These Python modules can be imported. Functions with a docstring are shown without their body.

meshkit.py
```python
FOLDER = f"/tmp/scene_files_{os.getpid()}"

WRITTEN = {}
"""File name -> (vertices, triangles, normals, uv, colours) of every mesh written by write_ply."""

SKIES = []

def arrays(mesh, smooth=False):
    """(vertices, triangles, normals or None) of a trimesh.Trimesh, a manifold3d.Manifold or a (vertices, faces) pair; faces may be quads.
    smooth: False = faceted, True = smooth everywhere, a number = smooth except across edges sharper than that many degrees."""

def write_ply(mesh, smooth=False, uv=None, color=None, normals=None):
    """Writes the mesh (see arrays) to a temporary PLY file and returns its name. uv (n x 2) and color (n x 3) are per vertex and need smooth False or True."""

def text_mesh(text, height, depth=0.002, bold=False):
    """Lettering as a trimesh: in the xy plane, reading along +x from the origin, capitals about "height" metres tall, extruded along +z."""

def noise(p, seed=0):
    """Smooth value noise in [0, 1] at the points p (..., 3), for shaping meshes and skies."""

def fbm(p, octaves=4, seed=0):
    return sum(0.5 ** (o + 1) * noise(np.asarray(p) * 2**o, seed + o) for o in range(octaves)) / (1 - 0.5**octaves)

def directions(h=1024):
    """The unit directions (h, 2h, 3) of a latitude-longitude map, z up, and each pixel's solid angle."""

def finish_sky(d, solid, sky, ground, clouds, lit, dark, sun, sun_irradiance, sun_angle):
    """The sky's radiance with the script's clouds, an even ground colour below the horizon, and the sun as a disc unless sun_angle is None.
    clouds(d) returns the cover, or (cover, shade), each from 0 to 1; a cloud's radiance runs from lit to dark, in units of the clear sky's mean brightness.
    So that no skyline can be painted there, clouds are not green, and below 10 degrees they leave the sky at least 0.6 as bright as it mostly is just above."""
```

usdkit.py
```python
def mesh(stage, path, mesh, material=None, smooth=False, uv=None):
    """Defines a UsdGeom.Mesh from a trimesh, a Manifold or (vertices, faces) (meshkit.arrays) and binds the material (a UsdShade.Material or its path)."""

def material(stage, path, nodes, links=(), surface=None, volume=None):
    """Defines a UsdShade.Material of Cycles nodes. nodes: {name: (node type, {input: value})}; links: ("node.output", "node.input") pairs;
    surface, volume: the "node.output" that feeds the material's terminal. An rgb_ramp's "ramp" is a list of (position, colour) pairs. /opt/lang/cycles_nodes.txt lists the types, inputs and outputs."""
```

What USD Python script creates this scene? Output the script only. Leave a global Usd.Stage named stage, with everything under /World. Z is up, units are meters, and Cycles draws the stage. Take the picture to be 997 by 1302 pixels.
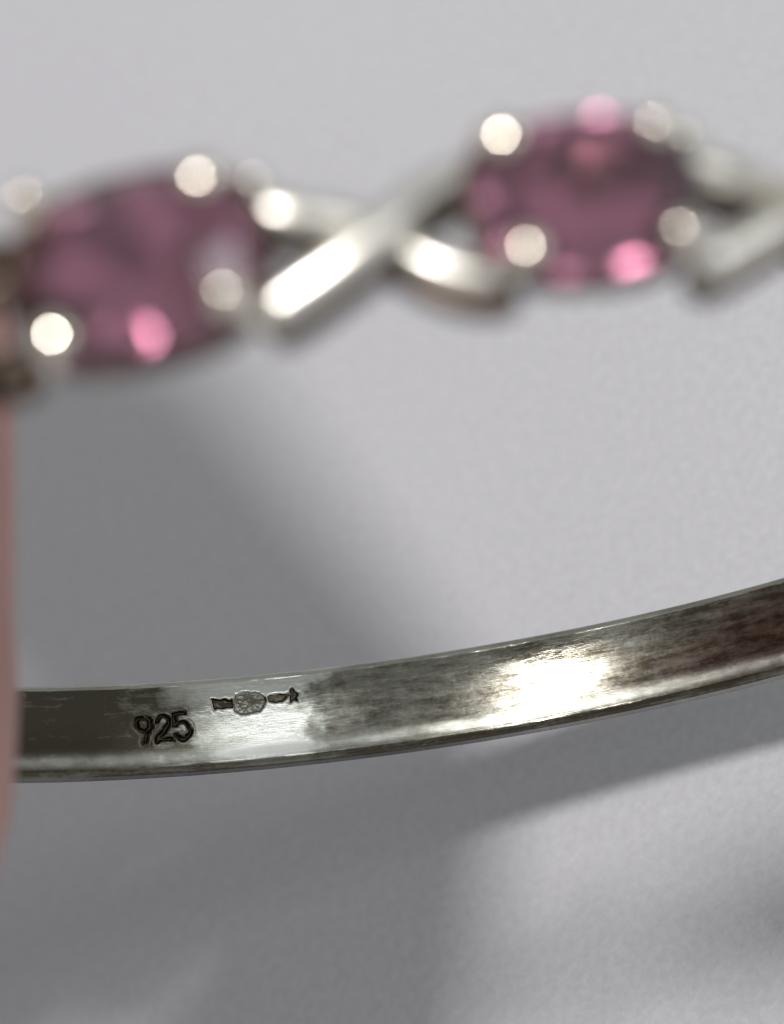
import math
import numpy as np
import trimesh, shapely, manifold3d
from manifold3d import Manifold
from pxr import Usd, UsdGeom, UsdLux, UsdShade, Gf, Sdf, Vt
import usdkit, meshkit

stage = Usd.Stage.CreateInMemory()
UsdGeom.SetStageUpAxis(stage, UsdGeom.Tokens.z)
UsdGeom.SetStageMetersPerUnit(stage, 1.0)
UsdGeom.Xform.Define(stage, '/World')
MM = 0.001
rng = np.random.default_rng(7)

# ---------------------------------------------------------------- camera, lamps, exposure
# Directions of the place are measured in the photographer's axes (x right, y up, z back, mm) and carried over to the
# world (z up, metres) by one rigid motion: the table lies 0.2 m ahead and its normal is NRM.
PIT, YAW, DIST = math.radians(60.1), math.radians(-29.65), 200.24
NRM = np.array([math.sin(YAW), math.cos(YAW) * math.cos(PIT), math.cos(YAW) * math.sin(PIT)])
fwd = np.array([0, 0, -1.0]); ey = fwd - NRM * (fwd @ NRM); ey /= np.linalg.norm(ey)
ex = np.cross(ey, NRM)
ROT = np.array([ex, ey, NRM])                                   # photographer's axes -> world axes
EYE = np.array([0, 0, DIST * NRM[2]])                           # mm above the table
def world(p): return (np.asarray(p, float) @ ROT.T + EYE) * MM
def frame(origin, R=np.eye(3)):                                 # matrix (row vectors) of a thing whose own axes are R's columns
    M = np.eye(4); M[:3, :3] = (ROT @ R).T; M[3, :3] = world(origin)
    return Gf.Matrix4d(*M.ravel().tolist())

cam = UsdGeom.Camera.Define(stage, '/World/camera')
cam.AddTransformOp().Set(frame((0, 0, 0)))
FOC = 50.0
cam.CreateFocalLengthAttr(FOC)
cam.CreateHorizontalApertureAttr(FOC * 997 / 5200)
cam.CreateVerticalApertureAttr(FOC * 1302 / 5200)
cam.CreateClippingRangeAttr(Gf.Vec2f(0.01, 10))
cam.CreateFStopAttr(FOC / 4.0)
cam.CreateFocusDistanceAttr(0.1775)
cam.CreateExposureAttr(0.0)

def azel(az, el):
    az, el = math.radians(az), math.radians(el)
    return np.array([math.sin(az) * math.cos(el), math.sin(el), math.cos(az) * math.cos(el)])
CENTRE = np.array([0.2, -0.45, -152.0])
def aim(prim, pos, target):
    p, t = world(pos), world(target)
    z = (p - t) / np.linalg.norm(p - t); x = np.cross([0, 0, 1.0], z)
    x = x / np.linalg.norm(x) if np.linalg.norm(x) > 1e-6 else np.array([1.0, 0, 0]); y = np.cross(z, x)
    M = np.eye(4); M[0, :3], M[1, :3], M[2, :3], M[3, :3] = x, y, z, p
    UsdGeom.Xformable(prim).AddTransformOp().Set(Gf.Matrix4d(*M.ravel().tolist()))
key = UsdLux.DiskLight.Define(stage, '/World/ceiling_lamp')
key.CreateRadiusAttr(0.074); key.CreateIntensityAttr(190.0); key.CreateColorAttr(Gf.Vec3f(1, .965, .965))
aim(key, CENTRE + 1250 * azel(-23.8, 22), CENTRE)
win = UsdLux.RectLight.Define(stage, '/World/window_light')
win.CreateWidthAttr(0.40); win.CreateHeightAttr(0.72); win.CreateIntensityAttr(3.0); win.CreateColorAttr(Gf.Vec3f(.93, .97, 1))
aim(win, CENTRE + 1500 * azel(23, 23), CENTRE)
usdkit.material(stage, '/World/Looks/room_air', {'b': ('background_shader', {'color': (.955, .99, 1.0), 'strength': 0.42})}, surface='b.background')
dome = UsdLux.DomeLight.Define(stage, '/World/room_light')
UsdShade.MaterialBindingAPI.Apply(dome.GetPrim()).Bind(UsdShade.Material.Get(stage, '/World/Looks/room_air'))

# ---------------------------------------------------------------- materials
L = '/World/Looks/'
def mat(name, *a, **k): return usdkit.material(stage, L + name, *a, **k)
mat('white_table', {
    't': ('geometry', {}), 'n': ('noise_texture', {'scale': 9.0, 'detail': 3.0}), 'f': ('noise_texture', {'scale': 1400.0, 'detail': 2.0}),
    'r': ('rgb_ramp', {'ramp': [(0.3, (.55, .55, .575)), (0.7, (.60, .60, .62))]}),
    'g': ('noise_texture', {'scale': 2200.0, 'detail': 3.0, 'roughness': .8}), 'gr': ('rgb_ramp', {'ramp': [(.25, (.80, .80, .80)), (.75, (1, 1, 1))]}), 'mx': ('mix', {'mix_type': 'multiply', 'fac': 1.0}),
    'b': ('bump', {'strength': .25, 'distance': .0002}), 'p': ('principled_bsdf', {'roughness': .62, 'specular_ior_level': .25})},
    [('t.position', 'n.vector'), ('t.position', 'f.vector'), ('t.position', 'g.vector'), ('g.fac', 'gr.fac'), ('n.fac', 'r.fac'), ('r.color', 'mx.color1'), ('gr.color', 'mx.color2'), ('mx.color', 'p.base_color'), ('f.fac', 'b.height'), ('b.normal', 'p.normal')], surface='p.BSDF')
mat('band_silver', {
    'a': ('attribute', {'attribute': 'bandpos'}), 'd': ('attribute', {'attribute': 'tarnish_reflection'}), 'u': ('attribute', {'attribute': 'rim_glint'}),
    't4': ('math', {'math_type': 'multiply_add', 'value2': -.55, 'use_clamp': True}), 'ro2': ('math', {'math_type': 'multiply_add', 'value2': .22}),
    'm1': ('mapping', {'scale': (.22, 1.6, 0)}), 'm2': ('mapping', {'scale': (2.0, 4.5, 0)}), 'm3': ('mapping', {'scale': (.35, 16, 0)}), 'm4': ('mapping', {'scale': (1, 1, 0)}),
    'big': ('noise_texture', {'scale': 1.3, 'detail': 6.0, 'roughness': .65}),
    'fine': ('noise_texture', {'scale': 1.7, 'detail': 5.0, 'roughness': .7}),
    'scr': ('noise_texture', {'scale': 2.2, 'detail': 3.0, 'roughness': .6}),
    'pit': ('noise_texture', {'scale': 5.5, 'detail': 5.0, 'roughness': .75}),
    't1': ('math', {'math_type': 'multiply_add', 'value2': 1.1, 'value3': -.42}),
    't2': ('math', {'math_type': 'multiply_add', 'value2': .45}),
    'sx': ('separate_xyz', {}), 'k1': ('math', {'math_type': 'multiply_add', 'value2': -.5, 'value3': 1.0}), 'k2': ('math', {'math_type': 'multiply', 'use_clamp': True}),
    't3': ('math', {'math_type': 'add', 'use_clamp': True}),
    'r': ('rgb_ramp', {'ramp': [(0, (.76, .755, .71)), (.40, (.40, .405, .35)), (1, (.08, .07, .05))]}),
    'ro': ('math', {'math_type': 'multiply_add', 'value2': .14, 'value3': .12}),
    's1': ('math', {'math_type': 'multiply_add', 'value2': .5}),
    'b': ('bump', {'strength': .2, 'distance': .00003}),
    'p': ('principled_bsdf', {'metallic': 1.0, 'anisotropic': .25})},
    [('a.vector', 'm1.vector'), ('a.vector', 'm2.vector'), ('a.vector', 'm3.vector'), ('m1.vector', 'big.vector'), ('m2.vector', 'fine.vector'), ('m3.vector', 'scr.vector'), ('a.vector', 'm4.vector'), ('m4.vector', 'pit.vector'),
     ('big.fac', 't1.value1'), ('fine.fac', 't2.value1'), ('t1.value', 't2.value3'), ('a.vector', 'sx.vector'), ('sx.z', 'k1.value1'), ('k1.value', 'k2.value1'), ('t2.value', 'k2.value2'), ('k2.value', 't3.value1'), ('d.fac', 't3.value2'), ('u.fac', 't4.value1'), ('t3.value', 't4.value3'), ('t4.value', 'r.fac'), ('u.fac', 'ro2.value1'), ('ro.value', 'ro2.value3'), ('r.color', 'p.base_color'),
     ('pit.fac', 'ro.value1'), ('ro2.value', 'p.roughness'), ('pit.fac', 's1.value1'), ('scr.fac', 's1.value3'), ('s1.value', 'b.height'), ('b.normal', 'p.normal')], surface='p.BSDF')
mat('polished_silver', {
    't': ('geometry', {}), 'n': ('noise_texture', {'scale': 900.0, 'detail': 3.0}),
    'r': ('rgb_ramp', {'ramp': [(.3, (.86, .83, .76)), (.7, (.74, .70, .62))]}),
    'ro': ('math', {'math_type': 'multiply_add', 'value2': .14, 'value3': .22}), 'p': ('principled_bsdf', {'metallic': 1.0})},
    [('t.position', 'n.vector'), ('n.fac', 'r.fac'), ('r.color', 'p.base_color'), ('n.fac', 'ro.value1'), ('ro.value', 'p.roughness')], surface='p.BSDF')
mat('bright_silver', {
    't': ('geometry', {}), 'n': ('noise_texture', {'scale': 1500.0, 'detail': 3.0}),
    'r': ('rgb_ramp', {'ramp': [(.3, (.90, .85, .74)), (.7, (.80, .74, .62))]}), 'p': ('principled_bsdf', {'metallic': 1.0, 'roughness': .09})},
    [('t.position', 'n.vector'), ('n.fac', 'r.fac'), ('r.color', 'p.base_color')], surface='p.BSDF')
mat('shade_silver', {  # silver darkened to carry the shade under baskets and ribbons
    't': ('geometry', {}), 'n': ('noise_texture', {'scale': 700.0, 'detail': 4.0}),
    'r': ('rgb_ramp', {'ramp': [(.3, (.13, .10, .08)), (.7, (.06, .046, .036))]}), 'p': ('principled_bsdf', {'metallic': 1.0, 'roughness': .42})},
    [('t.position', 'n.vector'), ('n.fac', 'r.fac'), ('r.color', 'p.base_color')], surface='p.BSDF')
mat('pink_gem', {
    't': ('geometry', {}), 'n': ('noise_texture', {'scale': 420.0, 'detail': 2.0}),
    'r': ('rgb_ramp', {'ramp': [(.3, (.35, .125, .195)), (.7, (.44, .17, .25))]}),
    'p': ('principled_bsdf', {'transmission_weight': 1.0, 'roughness': .08, 'ior': 1.76})},
    [('t.position', 'n.vector'), ('n.fac', 'r.fac'), ('r.color', 'p.base_color')], surface='p.BSDF')
mat('skin', {
    't': ('geometry', {}), 'n': ('noise_texture', {'scale': 110.0, 'detail': 4.0}), 'w': ('voronoi_texture', {'scale': 1500.0}),
    'r': ('rgb_ramp', {'ramp': [(.3, (.31, .18, .155)), (.7, (.39, .235, .20))]}), 'b': ('bump', {'strength': .3, 'distance': .0001}),
    'p': ('principled_bsdf', {'roughness': .5, 'subsurface_weight': .35, 'subsurface_scale': .004, 'subsurface_radius': (1, .35, .2)})},
    [('t.position', 'n.vector'), ('t.position', 'w.vector'), ('n.fac', 'r.fac'), ('r.color', 'p.base_color'), ('w.distance', 'b.height'), ('b.normal', 'p.normal')], surface='p.BSDF')
mat('nail', {
    't': ('geometry', {}), 'n': ('noise_texture', {'scale': 250.0}), 'r': ('rgb_ramp', {'ramp': [(.3, (.50, .30, .27)), (.7, (.56, .36, .32))]}),
    'p': ('principled_bsdf', {'roughness': .28})}, [('t.position', 'n.vector'), ('n.fac', 'r.fac'), ('r.color', 'p.base_color')], surface='p.BSDF')

# ---------------------------------------------------------------- helpers
used = {}
def path_for(parent, name):
    base = parent + '/' + name; k = used.get(base, 0); used[base] = k + 1
    return base if k == 0 else f'{base}_{k:03d}'
def thing(name, label, cat, M):
    p = path_for('/World', name); x = UsdGeom.Xform.Define(stage, p); x.AddTransformOp().Set(M)
    x.GetPrim().SetCustomDataByKey('label', label); x.GetPrim().SetCustomDataByKey('category', cat)
    return p
def obj(parent, name, mesh, m, smooth=40, label=None):
    """mesh in mm, in the thing's own axes"""
    v, f, n = meshkit.arrays(mesh, smooth)
    p = path_for(parent, name)
    g = usdkit.mesh(stage, p, (v * MM, f), L + m)
    if n is not None:
        g.CreateNormalsAttr(Vt.Vec3fArray.FromNumpy(n.astype(np.float32))); g.SetNormalsInterpolation('vertex')
    if label: g.GetPrim().SetCustomDataByKey('label', label)
    return p
def spline(pts, n=60):
    from scipy.interpolate import CubicSpline
    pts = np.asarray(pts, float); s = np.r_[0, np.cumsum(np.linalg.norm(np.diff(pts, axis=0), axis=1))]
    return CubicSpline(s, pts)(np.linspace(0, s[-1], n))
def sweep(path, up, wid, thk, seg=20, power=2.6, scale=None, closed=False):
    """superelliptic section (full width wid across, thk along up) swept on path; round ends"""
    P = np.asarray(path, float); n = len(P)
    T = (np.roll(P, -1, 0) - np.roll(P, 1, 0)) if closed else np.gradient(P, axis=0)
    T /= np.linalg.norm(T, axis=1, keepdims=True)
    U = np.broadcast_to(up, P.shape) - T * np.sum(np.broadcast_to(up, P.shape) * T, 1, keepdims=True); U /= np.linalg.norm(U, axis=1, keepdims=True)
    S = np.cross(T, U)
    a = np.linspace(0, 2 * np.pi, seg, endpoint=False)
    c, s = (np.sign(q) * np.abs(q) ** (2 / power) for q in (np.cos(a), np.sin(a)))
    sc = np.ones(n) if scale is None else scale
    V = P[:, None] + sc[:, None, None] * (S[:, None] * c[None, :, None] * wid / 2 + U[:, None] * s[None, :, None] * thk / 2)
    V = V.reshape(-1, 3); F = []
    for i in range(n if closed else n - 1):
        for j in range(seg):
            A, B, C, D = i * seg + j, i * seg + (j + 1) % seg, ((i + 1) % n) * seg + (j + 1) % seg, ((i + 1) % n) * seg + j
            F += [(A, D, C), (A, C, B)]
    if not closed:
        V = np.vstack([V, P[0], P[-1]]); k = len(V)
        for j in range(seg):
            F += [(k - 2, j, (j + 1) % seg), (k - 1, (n - 1) * seg + (j + 1) % seg, (n - 1) * seg + j)]
    m = trimesh.Trimesh(V, F, process=False)
    if m.volume < 0: m.invert()
    return m
def round_ends(n, k=7):
    s = np.ones(n); e = np.sqrt(1 - (1 - np.linspace(0.12, 1, k)) ** 2); s[:k] = e; s[-k:] = e[::-1]
    return s
def ball(c, r, sub=3, squash=(1, 1, 1)):
    m = trimesh.creation.icosphere(sub, r); m.apply_scale(squash); m.apply_translation(c); return m
def cat(*ms): return trimesh.util.concatenate(list(ms))

# ---------------------------------------------------------------- the table
tb = trimesh.creation.box([1600, 1600, 28]); tb.apply_translation([0, 120, -14])
p = path_for('/World', 'tabletop'); g = usdkit.mesh(stage, p, (np.array(tb.vertices) * MM, tb.faces), L + 'white_table')
for k_, v_ in (('kind', 'structure'), ('label', 'plain matt white tabletop, softly shadowed, below the bangle'), ('category', 'tabletop')): g.GetPrim().SetCustomDataByKey(k_, v_)

# ---------------------------------------------------------------- the bangle (own axes: x across, y along the bangle's axis, z to the front)
r_, t_ = math.radians(8.3), math.radians(16)
Rz = np.array([[math.cos(r_), -math.sin(r_), 0], [math.sin(r_), math.cos(r_), 0], [0, 0, 1]])
RB = Rz @ np.array([[1, 0, 0], [0, math.cos(t_), math.sin(t_)], [0, -math.sin(t_), math.cos(t_)]]).T
RB = np.column_stack([Rz @ [1, 0, 0], Rz @ [0, math.cos(t_), -math.sin(t_)], Rz @ [0, math.sin(t_), math.cos(t_)]])
bangle = thing('bangle', 'silver hinged bangle with pink oval stones and open twists, held upright above the table', 'bracelet', frame(CENTRE, RB))
EA, EB = 30.5, 28.5
def el(phi):                                                    # inner wall: phi 0 = front, 180 = back
    phi = np.asarray(phi, float)
    P = np.stack([EA * np.sin(phi), 0 * phi, EB * np.cos(phi)], -1)
    N = np.stack([np.sin(phi) / EA, 0 * phi, np.cos(phi) / EB], -1); N /= np.linalg.norm(N, axis=-1, keepdims=True)
    T = np.stack([EA * np.cos(phi), 0 * phi, -EB * np.sin(phi)], -1); T /= np.linalg.norm(T, axis=-1, keepdims=True)
    return P, N, T

# band: the plain half; u runs along the inner wall in mm (0 at the very back, + to the right of the photo), v across
phis = np.linspace(math.radians(84), math.radians(276), 20001)
ps = el(phis)[0]; arc = np.r_[0, np.cumsum(np.linalg.norm(np.diff(ps, axis=0), axis=1))]
u_of_phi = np.interp(math.pi, phis, arc) - arc                  # phi grows from right (+x) through the back to the left
def phi_of_u(u): return np.interp(-np.asarray(u), -u_of_phi, phis)
us = np.unique(np.concatenate([np.arange(u_of_phi.min(), -22, .25), np.arange(-22, -14.2, .06), np.arange(-14.2, -4, .028), np.arange(-4, 24, .06), np.arange(24, u_of_phi.max(), .25)]))[::-1]
# section: (v, w) w = outward from the inner wall; the inner face bulges inward a little, edges rounded
HW, TH, BUL, RC = 2.06, 1.25, .17, .32
vin = np.linspace(-(HW - RC), HW - RC, 130)
sec = [np.c_[vin, -BUL * (1 - (vin / (HW - RC)) ** 2) + 0 * vin]]
for cx, cy, a0, a1, k in ((HW - RC, RC, -90, 0, 12), (HW - .3, TH - .3, 0, 90, 9), (-(HW - .3), TH - .3, 90, 180, 9), (-(HW - RC), RC, 180, 270, 12)):
    rr = RC if cy == RC else .3
    a = np.radians(np.linspace(a0, a1, k))
    sec.append(np.c_[cx + rr * np.cos(a), cy + rr * np.sin(a)])
    if (cx, cy) == (HW - .3, TH - .3): sec.append(np.c_[np.linspace(HW - .5, -(HW - .5), 10), np.full(10, TH) + .12 * np.cos(np.linspace(-1.5, 1.5, 10))])
sec = np.vstack(sec); sec = np.vstack([sec[:1], sec[1:][np.linalg.norm(np.diff(sec, axis=0), axis=1) > 1e-6]])
if np.linalg.norm(sec[0] - sec[-1]) < 1e-6: sec = sec[:-1]
inner = np.arange(len(sec)) < len(vin)
nu, ns = len(us), len(sec)
wid = 1.0 + .0004 * us                                          # the band widens slightly towards the hinge
U = np.repeat(us[:, None], ns, 1); V = sec[None, :, 0] * wid[:, None]; W = np.repeat(sec[None, :, 1], nu, 0)

# struck marks: depth fields over (u, v)
def polys_of(mesh2d):
    f = mesh2d.faces[np.abs(mesh2d.face_normals[:, 2]) > .9]
    return shapely.union_all([shapely.Polygon(mesh2d.vertices[t][:, :2]).buffer(1e-4) for t in f])
digits = shapely.union_all([shapely.affinity.translate(shapely.affinity.rotate(polys_of(meshkit.text_mesh(ch, 1.20, .1, bold=True)), ang, origin=(0.4, .6)), x, y)
                            for ch, x, y, ang in (('9', 0, -.02, 4), ('2', .84, .03, -3), ('5', 1.66, .08, 3))])
DU, DV = -12.97, -.72
digits = shapely.affinity.translate(digits, DU, DV).buffer(-.02)
cart = shapely.box(DU - .10, DV - .14, DU + 2.72, DV + 1.5).buffer(.06)
maker_block = shapely.box(-9.27, .60, -8.37, 1.02)
maker_loz = shapely.Polygon([(x_ - 1.35, y_) for x_, y_ in ((-7.06, .80), (-6.84, 1.18), (-5.72, 1.22), (-5.52, .98), (-5.60, .42), (-5.84, .24), (-6.72, .20), (-6.98, .42))])
maker_oval = shapely.affinity.scale(shapely.Point(-6.33, .84).buffer(1), .46, .24)
sa = np.linspace(0, 2 * np.pi, 11)[:-1]
maker_star = shapely.Polygon(np.c_[-5.62 + np.where(np.arange(10) % 2, .2, .38) * np.cos(sa + .3), .84 + np.where(np.arange(10) % 2, .2, .38) * np.sin(sa + .3)])
def depth_of(poly, uv, edge, deep):
    pts = shapely.points(uv)
    d = shapely.distance(pts, poly.boundary); ins = shapely.contains(poly, pts)
    s = np.clip(np.where(ins, d, -d) / edge + .35, 0, 1)
    return deep * s * s * (3 - 2 * s)
sel = (U > -13.9) & (U < -4.4) & inner[None, :]
uv = np.c_[U[sel], V[sel]]
wob = np.c_[meshkit.fbm(np.c_[uv * 2.6, np.zeros(len(uv))], 3, 5) - .5, meshkit.fbm(np.c_[uv * 2.6, np.zeros(len(uv)) + 9], 3, 6) - .5] * .24
q = uv + wob
dep_num = depth_of(digits, q, .22, .22)
dep_mak = depth_of(maker_block, q, .10, .15) + depth_of(maker_loz, q, .10, .09) + depth_of(maker_oval, q, .10, .12) + depth_of(maker_star, q, .10, .12)
rough_floor = (meshkit.fbm(np.c_[uv * 4.5, np.zeros(len(uv))], 3, 11) - .5)
bd = shapely.distance(shapely.points(q), shapely.union_all([digits, maker_block, maker_loz, maker_oval, maker_star]))
lip = .006 * np.exp(-((bd - .10) / .07) ** 2) * (bd > 0)
dep = -lip * (.4 + 1.2 * meshkit.noise(np.c_[uv * 3, np.zeros(len(uv))], 13)) + dep_num * (1 + .5 * rough_floor) + dep_mak * (1 + .6 * rough_floor)
W[sel] += dep
tar_refl = np.zeros_like(U)
tar_refl[sel] = np.clip(np.maximum(depth_of(digits, q, .12, 1.0) * .75, np.clip(dep_mak / .09, 0, 1) * .58 + depth_of(maker_block, q, .1, .35) + depth_of(shapely.union_all([maker_oval, maker_star]), q, .1, .2)), 0, 1)
# hand-finished surface: shallow unevenness of the wall, the flat the punches left, nicks on the rims
uvf = np.stack([U, V, 0 * U], -1)
W += np.where(inner[None, :], .020 * (meshkit.fbm(uvf * [.35, .9, 1], 3, 21) - .5) + .005 * (meshkit.fbm(uvf * [1.6, 4, 1], 3, 22) - .5), .05 * (meshkit.fbm(uvf * [.9, .9, 1] + W[..., None] * 2, 4, 23) - .5))
# bright reflected patch at the maker's mark and dark reflection further left, painted into the colour
wn = 2 * meshkit.fbm(uvf * [1.1, 1.6, 1], 4, 31) - 1
wn2 = 2 * meshkit.fbm(uvf * [2.2, 2.6, 1], 4, 32) - 1
sg = lambda x: 1 / (1 + np.exp(-np.clip(x, -40, 40)))
left = sg((-10.35 - U + .8 * wn - .5 * V) / .75)
right = sg((U + 5.1 + .7 * wn2 - .6 * np.clip(V - 1.0, 0, 1) * 3) / .22)
bright_patch = (1 - left) * (1 - right)
tar_refl = np.clip(tar_refl + .76 * left * (1 + .35 * wn2 - .25 * (2 * meshkit.fbm(uvf * [.6, 5, 1], 4, 51) - 1)) + right * (.44 + .12 * wn2 + .006 * np.clip(U, 0, 30)), 0, 1)  # dark reflections left and right put into the tone, dimming the highlight
# rims: reflected bright line painted along the lower inner edge, also matt; lower side dark
lowrim = np.exp(-((V / wid[:, None] + HW - .62) / .27) ** 2) * inner[None, :]
rim_glint = np.clip(lowrim * (.55 + .9 * meshkit.fbm(uvf * [1.4, 2, 1], 4, 41)), 0, 1)  # lightens the metal where the reflected line runs
tar_refl = np.where(inner[None, :], np.clip(tar_refl, 0, 1), np.where(V < 0, .62, .15))
phi = phi_of_u(us); P, N, T = el(phi)
Yax = np.array([0, 1.0, 0])
VV = P[:, None] + N[:, None] * W[..., None] + Yax * V[..., None]
vid = np.arange(nu * ns).reshape(nu, ns); nx = np.roll(vid, -1, 1)
Fq = np.stack([vid[:-1], nx[:-1], nx[1:], vid[1:]], -1).reshape(-1, 4)
capA, capB = vid[0], vid[-1]
F = np.vstack([Fq[:, [0, 1, 2]], Fq[:, [0, 2, 3]]])
band = trimesh.Trimesh(VV.reshape(-1, 3), F, process=False)
cen = VV.mean(1)                                                # turn the faces outward from the section's centre
out = np.sum(band.face_normals * (band.triangles_center - cen[np.minimum(F[:, 0] // ns, nu - 1)]), 1)
if np.mean(out) < 0: F = F[:, ::-1]
v_, f_, n_ = meshkit.arrays((VV.reshape(-1, 3), F), True)
caps = []
for ring_, e_ in ((capA, 0), (capB, -1)):
    caps.append((np.vstack([VV.reshape(-1, 3)[ring_], cen[e_]]), np.array([(ns, j, (j + 1) % ns) for j in range(ns)])))
rim_glint = rim_glint.reshape(-1); bandpos = np.stack([U, V, bright_patch], -1).reshape(-1, 3); tar_refl = tar_refl.reshape(-1)
def submesh(parent, name, faces, material, label=None):
    ids, inv = np.unique(faces, return_inverse=True); ff = inv.reshape(-1, 3)
    p = path_for(parent, name); g = usdkit.mesh(stage, p, (v_[ids] * MM, ff), L + material)
    g.CreateNormalsAttr(Vt.Vec3fArray.FromNumpy(n_[ids].astype(np.float32))); g.SetNormalsInterpolation('vertex')
    api = UsdGeom.PrimvarsAPI(g)
    api.CreatePrimvar('bandpos', Sdf.ValueTypeNames.Float3Array, 'vertex').Set(Vt.Vec3fArray.FromNumpy(bandpos[ids].astype(np.float32)))
    api.CreatePrimvar('tarnish_reflection', Sdf.ValueTypeNames.FloatArray, 'vertex').Set(Vt.FloatArray.FromNumpy(tar_refl[ids].astype(np.float32)))
    api.CreatePrimvar('rim_glint', Sdf.ValueTypeNames.FloatArray, 'vertex').Set(Vt.FloatArray.FromNumpy(rim_glint[ids].astype(np.float32)))
    if label: g.GetPrim().SetCustomDataByKey('label', label)
    return p
fl = np.zeros(nu * ns, int); full = np.zeros((nu, ns), int)
tmp = np.zeros(len(uv), int); tmp[dep_num > .012] = 1; tmp[dep_mak > .012] = 2; full[sel] = tmp; fl = full.reshape(-1)
fk = fl[F].max(1)
band_p = submesh(bangle, 'band', F[fk == 0], 'band_silver', 'plain worn silver back band with rounded edges')
submesh(band_p, 'purity_mark', F[fk == 1], 'band_silver', 'struck number 925, oxidised dark')
submesh(band_p, 'maker_mark', F[fk == 2], 'band_silver', 'row of small struck marks: block, lozenge, oval and star')
for cv, cf in caps: obj(band_p, 'band_end', trimesh.Trimesh(cv, cf, process=False), 'shade_silver', False)

# ---- front: stones in baskets, linked by open twists. local axes at phi: x along, y axis of bangle, z outward
FV = .6                                                         # the stones sit a little high on the bangle
def local(phi0, pts, bend=True):
    """(along, across, out) mm -> bangle axes, bent with the wall"""
    pts = np.asarray(pts, float)
    ph = phi0 + pts[:, 0] / math.hypot(EA * math.cos(phi0), EB * math.sin(phi0)) * (1 / (1 + 2.0 / 30)) if bend else np.full(len(pts), phi0)
    P, N, T = el(ph)
    return P + N * pts[:, 2:3] + np.array([0, 1.0, 0]) * (pts[:, 1:2] + FV) + (0 if bend else T * pts[:, :1])
def place(mesh, phi0, bend=False):
    m = mesh.copy()
    if not bend: m.vertices = m.vertices * BIG.get(int(math.degrees(phi0)), 1.0) + [0, LOW.get(int(math.degrees(phi0)), 0.0), 0]
    m.vertices = local(phi0, m.vertices, bend); return m
GL, GW, GZ = 3.5, 2.6, 2.55                                   # half length, half width, girdle height above the wall
def ell(a, b, n, off=0):
    t = (np.arange(n) + off) * 2 * np.pi / n; c, s = np.cos(t), np.sin(t); k = (np.abs(c) ** 2.7 + np.abs(s) ** 2.7) ** (-1 / 2.7)   # cushion-like oval
    return np.c_[a * c * k, b * s * k]
def gem_mesh(deep=1.75):
    rows = [(ell(.60 * GL, .58 * GW, 8, .5), 1.0), (ell(.84 * GL, .83 * GW, 8, 0), .62), (ell(GL, GW, 16, .5), .10), (ell(GL, GW, 16, .5), -.08),
            (ell(.62 * GL, .60 * GW, 8, .0), -1.05), (ell(.18 * GL, .03 * GW, 4, .5), -deep)]
    pts = np.vstack([np.c_[xy, np.full(len(xy), z)] for xy, z in rows])
    return trimesh.convex.convex_hull(pts)
def superell(a, b, n): 
    t = np.linspace(0, 2 * np.pi, n, endpoint=False); c, s = np.cos(t), np.sin(t); k = (np.abs(c) ** 2.7 + np.abs(s) ** 2.7) ** (-1 / 2.7)
    return np.c_[a * c * k, b * s * k]
gem = gem_mesh(); gem.apply_translation([0, 0, GZ]); deep_gem = gem_mesh(2.1); deep_gem.apply_translation([0, 0, GZ])
step = math.radians(25.3); phi2 = math.radians(12.2)
gem_phis = [phi2 + k * step for k in (-2, -1, 0, 1, 2)]; gem_phis[1] += math.radians(1.5); gem_phis[0] -= math.radians(3.6)
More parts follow.
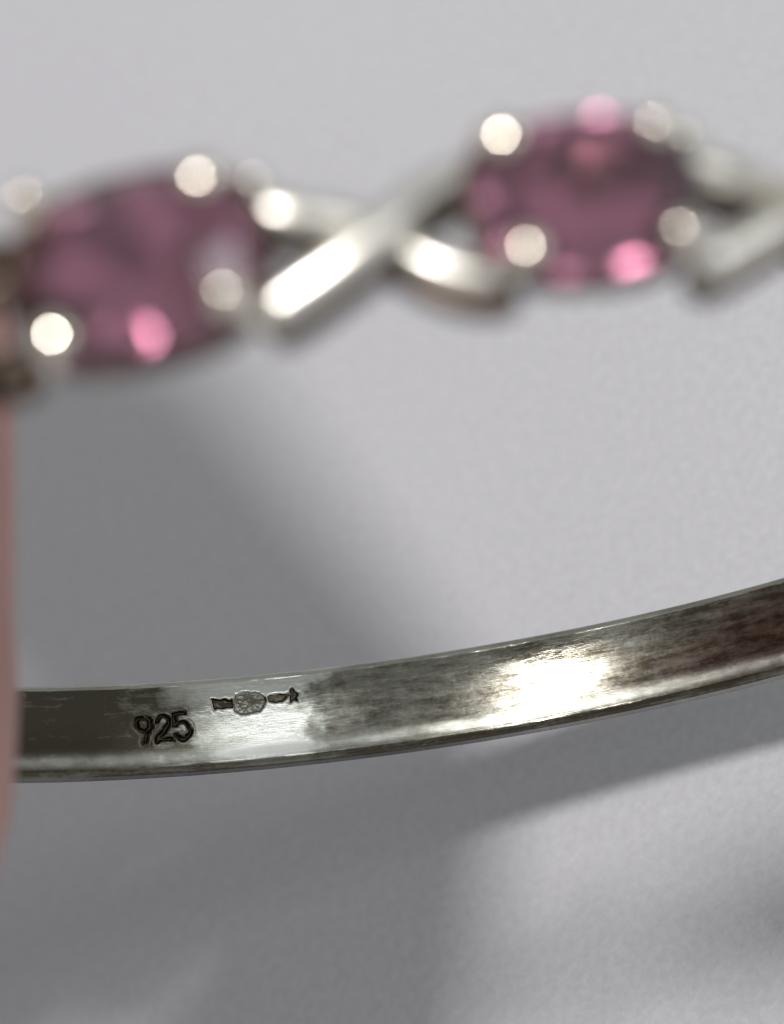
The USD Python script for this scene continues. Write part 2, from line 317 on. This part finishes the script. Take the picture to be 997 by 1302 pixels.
LOW = {-11: -.25}                                              # and sits a touch lower
BIG = {-11: 1.13}                                   # one stone is a little larger than the rest
PR = [(-2.6, 2.0), (-2.4, -1.92), (2.78, -1.75), (2.5, 1.95)]
TILT = {12: (13.0, -4.0), -11: (-4.0, -3.0)}
LEAN = {0: [(0, 0, .6)] * 4, 12: [(-.24, -.14, .23), (-.28, .02, .3), (-.10, .25, .5), (-.10, -.38, .5)], -11: [(.22, .5, .8), (.17, .0, .25), (.05, -.35, .5), (-.05, .0, .3)]}
def make_setting(ph):
    b = []
    for z, k, w in ((GZ - .45, 1.0, .5), (.75, .74, .6)):
        xy = superell(GL * k, GW * k, 64); b.append(sweep(np.c_[xy, np.full(64, z)], (0, 0, 1), w, .55, 12, closed=True))
    t = np.linspace(0, 2 * np.pi, 64, endpoint=False)           # sloping cup wall between the rails
    lo, hi = np.c_[superell(GL * .70, GW * .70, 64), np.full(64, .6)], np.c_[superell(GL * .98, GW * .98, 64), np.full(64, GZ - .5)]
    lo2, hi2 = lo * [.88, .86, 1], hi * [.90, .88, 1]
    rings = [lo, hi, hi2, lo2]; VVv = np.vstack(rings); Ff = []
    for a in range(4):
        for j in range(64):
            A, B = a * 64 + j, a * 64 + (j + 1) % 64; C, D = ((a + 1) % 4) * 64 + (j + 1) % 64, ((a + 1) % 4) * 64 + j
            Ff += [(A, B, C), (A, C, D)]
    cup = trimesh.Trimesh(VVv, Ff, process=False); 
    if cup.volume < 0: cup.invert()
    b.append(cup)
    s = obj(bangle, 'stone_setting', place(cat(*b), ph), 'shade_silver', 40)
    gt = (deep_gem if int(math.degrees(ph)) == -11 else gem).copy(); tx, ty = TILT.get(int(math.degrees(ph)), (1.5, -1)); c_ = np.array([0, 0, GZ])
    gt.vertices = (gt.vertices - c_) @ trimesh.transformations.euler_matrix(math.radians(tx), math.radians(ty), 0)[:3, :3].T + c_
    obj(s, 'gemstone', place(gt, ph), 'pink_gem', False)
    lean = LEAN.get(int(math.degrees(ph)), LEAN[0])
    for k, (x, y) in enumerate(PR):
        d = np.array([x, y]) / math.hypot(x, y)
        path = spline([(x * .80, y * .80, .5), (x * 1.0 + d[0] * .10, y + d[1] * .10, 1.7), (x + d[0] * .22, y + d[1] * .22, GZ + .1), (x + d[0] * .02, y + d[1] * .02, GZ + .75), (x - d[0] * .25, y - d[1] * .25, GZ + .95)], 24)
        m = sweep(path, (-d[1], d[0], 0), .66, .66, 12, power=2)
        pole = np.array([d[0] * .20 + lean[k][0], d[1] * .12 + lean[k][1], 1.0]); pole /= np.linalg.norm(pole)   # each tip is tilted and flattened to set its highlight
        sx = np.cross([0, 1, 0], pole); sx /= np.linalg.norm(sx); sy = np.cross(pole, sx)
        tip = trimesh.creation.icosphere(4, 1.0); tv = np.array(tip.vertices) * [.56, .56, lean[k][2]]
        tip = trimesh.Trimesh(path[-1] + pole * .12 + tv @ np.array([sx, sy, pole]), tip.faces, process=False)
        obj(s, 'prong', place(cat(m, tip), ph), 'shade_silver' if ph == gem_phis[0] else 'bright_silver', 60)  # leftmost prongs take the darkened metal to mute their highlights
    return s
for ph in gem_phis: make_setting(ph)

A_ALL = [(-3.75, -2.25, 1.9), (-1.5, -1.2, 2.08), (.3, -.15, 2.22), (1.5, .80, 2.0), (2.9, 1.45, 1.75), (4.3, 1.75, 1.5)]
B_ALL = [(-3.75, 1.62, 1.55), (-2.7, .95, 1.85), (-1.2, .55, 1.6), (.3, -.02, 1.15), (1.4, -.95, 1.4), (2.7, -1.72, 1.68), (4.2, -1.95, 1.95)]
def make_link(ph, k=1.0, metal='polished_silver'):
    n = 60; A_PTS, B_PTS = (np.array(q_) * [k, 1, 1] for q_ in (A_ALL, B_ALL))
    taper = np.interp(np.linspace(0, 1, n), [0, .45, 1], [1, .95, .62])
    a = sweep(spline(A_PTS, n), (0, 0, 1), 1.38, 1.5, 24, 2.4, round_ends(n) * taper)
    b = sweep(spline(B_PTS, n), (0, 0, 1), 1.32, 1.4, 24, 2.4, round_ends(n) * taper)
    under = lambda P_, w: sweep(spline(np.array(P_) + [0, -.34, -.95], n), (0, 0, 1), w, 1.1, 20, 3, round_ends(n))  # added dark strip, the shade of the ribbon's underside put into its colour
    ra = obj(bangle, 'twist_ribbon', place(a, ph, True), metal, 50)
    obj(ra, 'bead', place(ball((0, 0, 0), .42, 3).apply_translation((3.5 * k, 1.78, 1.9)), ph, True), metal, True)
    obj(ra, 'shade_strip', place(under(A_PTS, 1.5), ph, True), 'shade_silver', 50)
    rb = obj(bangle, 'twist_ribbon', place(b, ph, True), metal, 50)
    obj(rb, 'shade_strip', place(under(B_PTS, 1.45), ph, True), 'shade_silver', 50)
    obj(rb, 'bead', place(ball((0, 0, 0), .45, 3).apply_translation((-3.38 * k, 2.1, 1.9)), ph, True), metal, True)
mids = [gem_phis[0] - step / 2] + [g_ + step / 2 for g_ in gem_phis]
mids[1] = (gem_phis[0] + gem_phis[1]) / 2 - math.radians(.3)
for ph in mids: make_link(ph, *((1.12, 'shade_silver') if ph == mids[1] else ()))     # this link is coloured dark to put out its highlights
# shoulders from the last links to the band, hinge on the right, clasp on the left
for sgn, a0 in ((1, mids[-1] + math.radians(5)), (-1, mids[0] - math.radians(5))):
    a1 = math.radians(84) if sgn > 0 else math.radians(-84)
    ph = np.linspace(a0, a1, 30); P, N, T = el(ph)
    obj(bangle, 'shoulder', sweep(P + N * .75 + np.array([0, 1.0, 0]) * np.linspace(FV, 0, 30)[:, None], (0, 1, 0), 1.5, 3.4, 24, 4.5), 'polished_silver', 50)
P, N, T = el(np.array([math.radians(84), math.radians(-84)]))
hinge = []
for y0 in (-1.25, 0, 1.25):
    c = trimesh.creation.cylinder(.85, 1.15, sections=28); c.apply_transform(trimesh.transformations.rotation_matrix(math.pi / 2, [1, 0, 0])); c.apply_translation(P[0] + N[0] * .9 + [0, y0, 0]); hinge.append(c)
h_ = obj(bangle, 'hinge', cat(*hinge), 'polished_silver', 30)
c = trimesh.creation.cylinder(.3, 4.1, sections=16); c.apply_transform(trimesh.transformations.rotation_matrix(math.pi / 2, [1, 0, 0])); c.apply_translation(P[0] + N[0] * .9)
obj(h_, 'pin', c, 'shade_silver', 30)
c = trimesh.creation.box([1.9, 2.4, 2.2]); c = c.subdivide().subdivide(); c.apply_translation(P[1] + N[1] * .7)
obj(bangle, 'clasp', trimesh.smoothing.filter_humphrey(c), 'polished_silver', 40)

# ---------------------------------------------------------------- the hand (joints in the photographer's axes, mm)
HO = np.array([-150.0, 5.0, -115.0])                            # the hand's base: its wrist
def chain(pts):
    out = Manifold()
    for (p0, r0), (p1, r1) in zip(pts[:-1], pts[1:]):
        s = [Manifold.sphere(r, 40).translate(tuple(map(float, np.asarray(p_, float) - HO))) for p_, r in ((p0, r0), (p1, r1))]
        out = out + Manifold.batch_hull(s)
    return out
J = lambda *p: np.array(p, float)
fingers = dict(
    index=[(J(-82, 44, -142), 11), (J(-42, 27, -147), 9.8), (J(-21.9, 5.5, -147), 8.4), (J(-21.2, -9.4, -147), 7.6)],
    middle=[(J(-87, 40, -160), 11), (J(-58, 33, -169), 9.2), (J(-60, 13, -172), 8.2), (J(-72, 4, -168), 7.3)],
    ring=[(J(-94, 33, -177), 10.5), (J(-70, 24, -188), 8.6), (J(-74, 7, -187), 7.8), (J(-85, 2, -181), 7.0)],
    little=[(J(-102, 22, -190), 9.5), (J(-83, 12, -199), 7.4), (J(-87, -1, -195), 6.8), (J(-95, -3, -188), 6.2)],
    thumb=[(J(-128, -4, -122), 14), (J(-96, -6, -135), 12.5), (J(-63, 8, -147), 11.0), (J(-40.6, 2.5, -150), 9.0)])
body = Manifold()
for f_ in fingers.values(): body = body + chain(f_)
palm = [(J(-82, 44, -142), 11), (J(-87, 40, -160), 11), (J(-94, 33, -177), 10.5), (J(-102, 22, -190), 9.5), (HO + [0, 4, -8], 19), (HO + [6, -2, -26], 16), (J(-112, -8, -134), 13)]
body = body + Manifold.batch_hull([Manifold.sphere(r, 32).translate(tuple(map(float, p_ - HO))) for p_, r in palm])
body = body + chain([(HO + [0, 2, -14], 22), (HO + [-60, 4, -2], 28), (HO + [-130, 8, 14], 34)])
body = body.refine_to_length(2.2).to_mesh()
hm = trimesh.Trimesh(body.vert_properties[:, :3], body.tri_verts, process=True)
hm = trimesh.smoothing.filter_taubin(hm, iterations=14)
hm.vertices += hm.vertex_normals * ((meshkit.fbm(hm.vertices / 6.0, 3, 3) - .5) * .5)[:, None]
hand = thing('hand', 'bare hand at the left edge, pinching the bangle between forefinger and thumb', 'hand', frame(HO))
skin = obj(hand, 'skin', hm, 'skin', True)
def nail(center, along, outdir, w, l):
    along, outdir = (np.asarray(q_, float) / np.linalg.norm(q_) for q_ in (along, outdir)); side = np.cross(along, outdir)
    m = trimesh.creation.icosphere(3, 1.0); v = np.array(m.vertices)
    v = np.sign(v) * np.abs(v) ** .8
    q_ = np.c_[v[:, 0] * w, v[:, 1] * l, v[:, 2] * .35]
    q_[:, 2] -= .075 * q_[:, 0] ** 2 + .012 * q_[:, 1] ** 2
    return trimesh.Trimesh(np.asarray(center) - HO + q_[:, :1] * side + q_[:, 1:2] * along + q_[:, 2:] * outdir, m.faces, process=False)
obj(hand, 'fingernail', nail((-14.0, -8.7, -148.5), (-.08, -1, 0), (1, -.05, -.1), 5.0, 5.4), 'nail', True)
obj(hand, 'fingernail', nail((-44, 3.5, -140.6), (.85, .5, -.05), (-.15, .35, 1), 5.4, 6.2), 'nail', True)
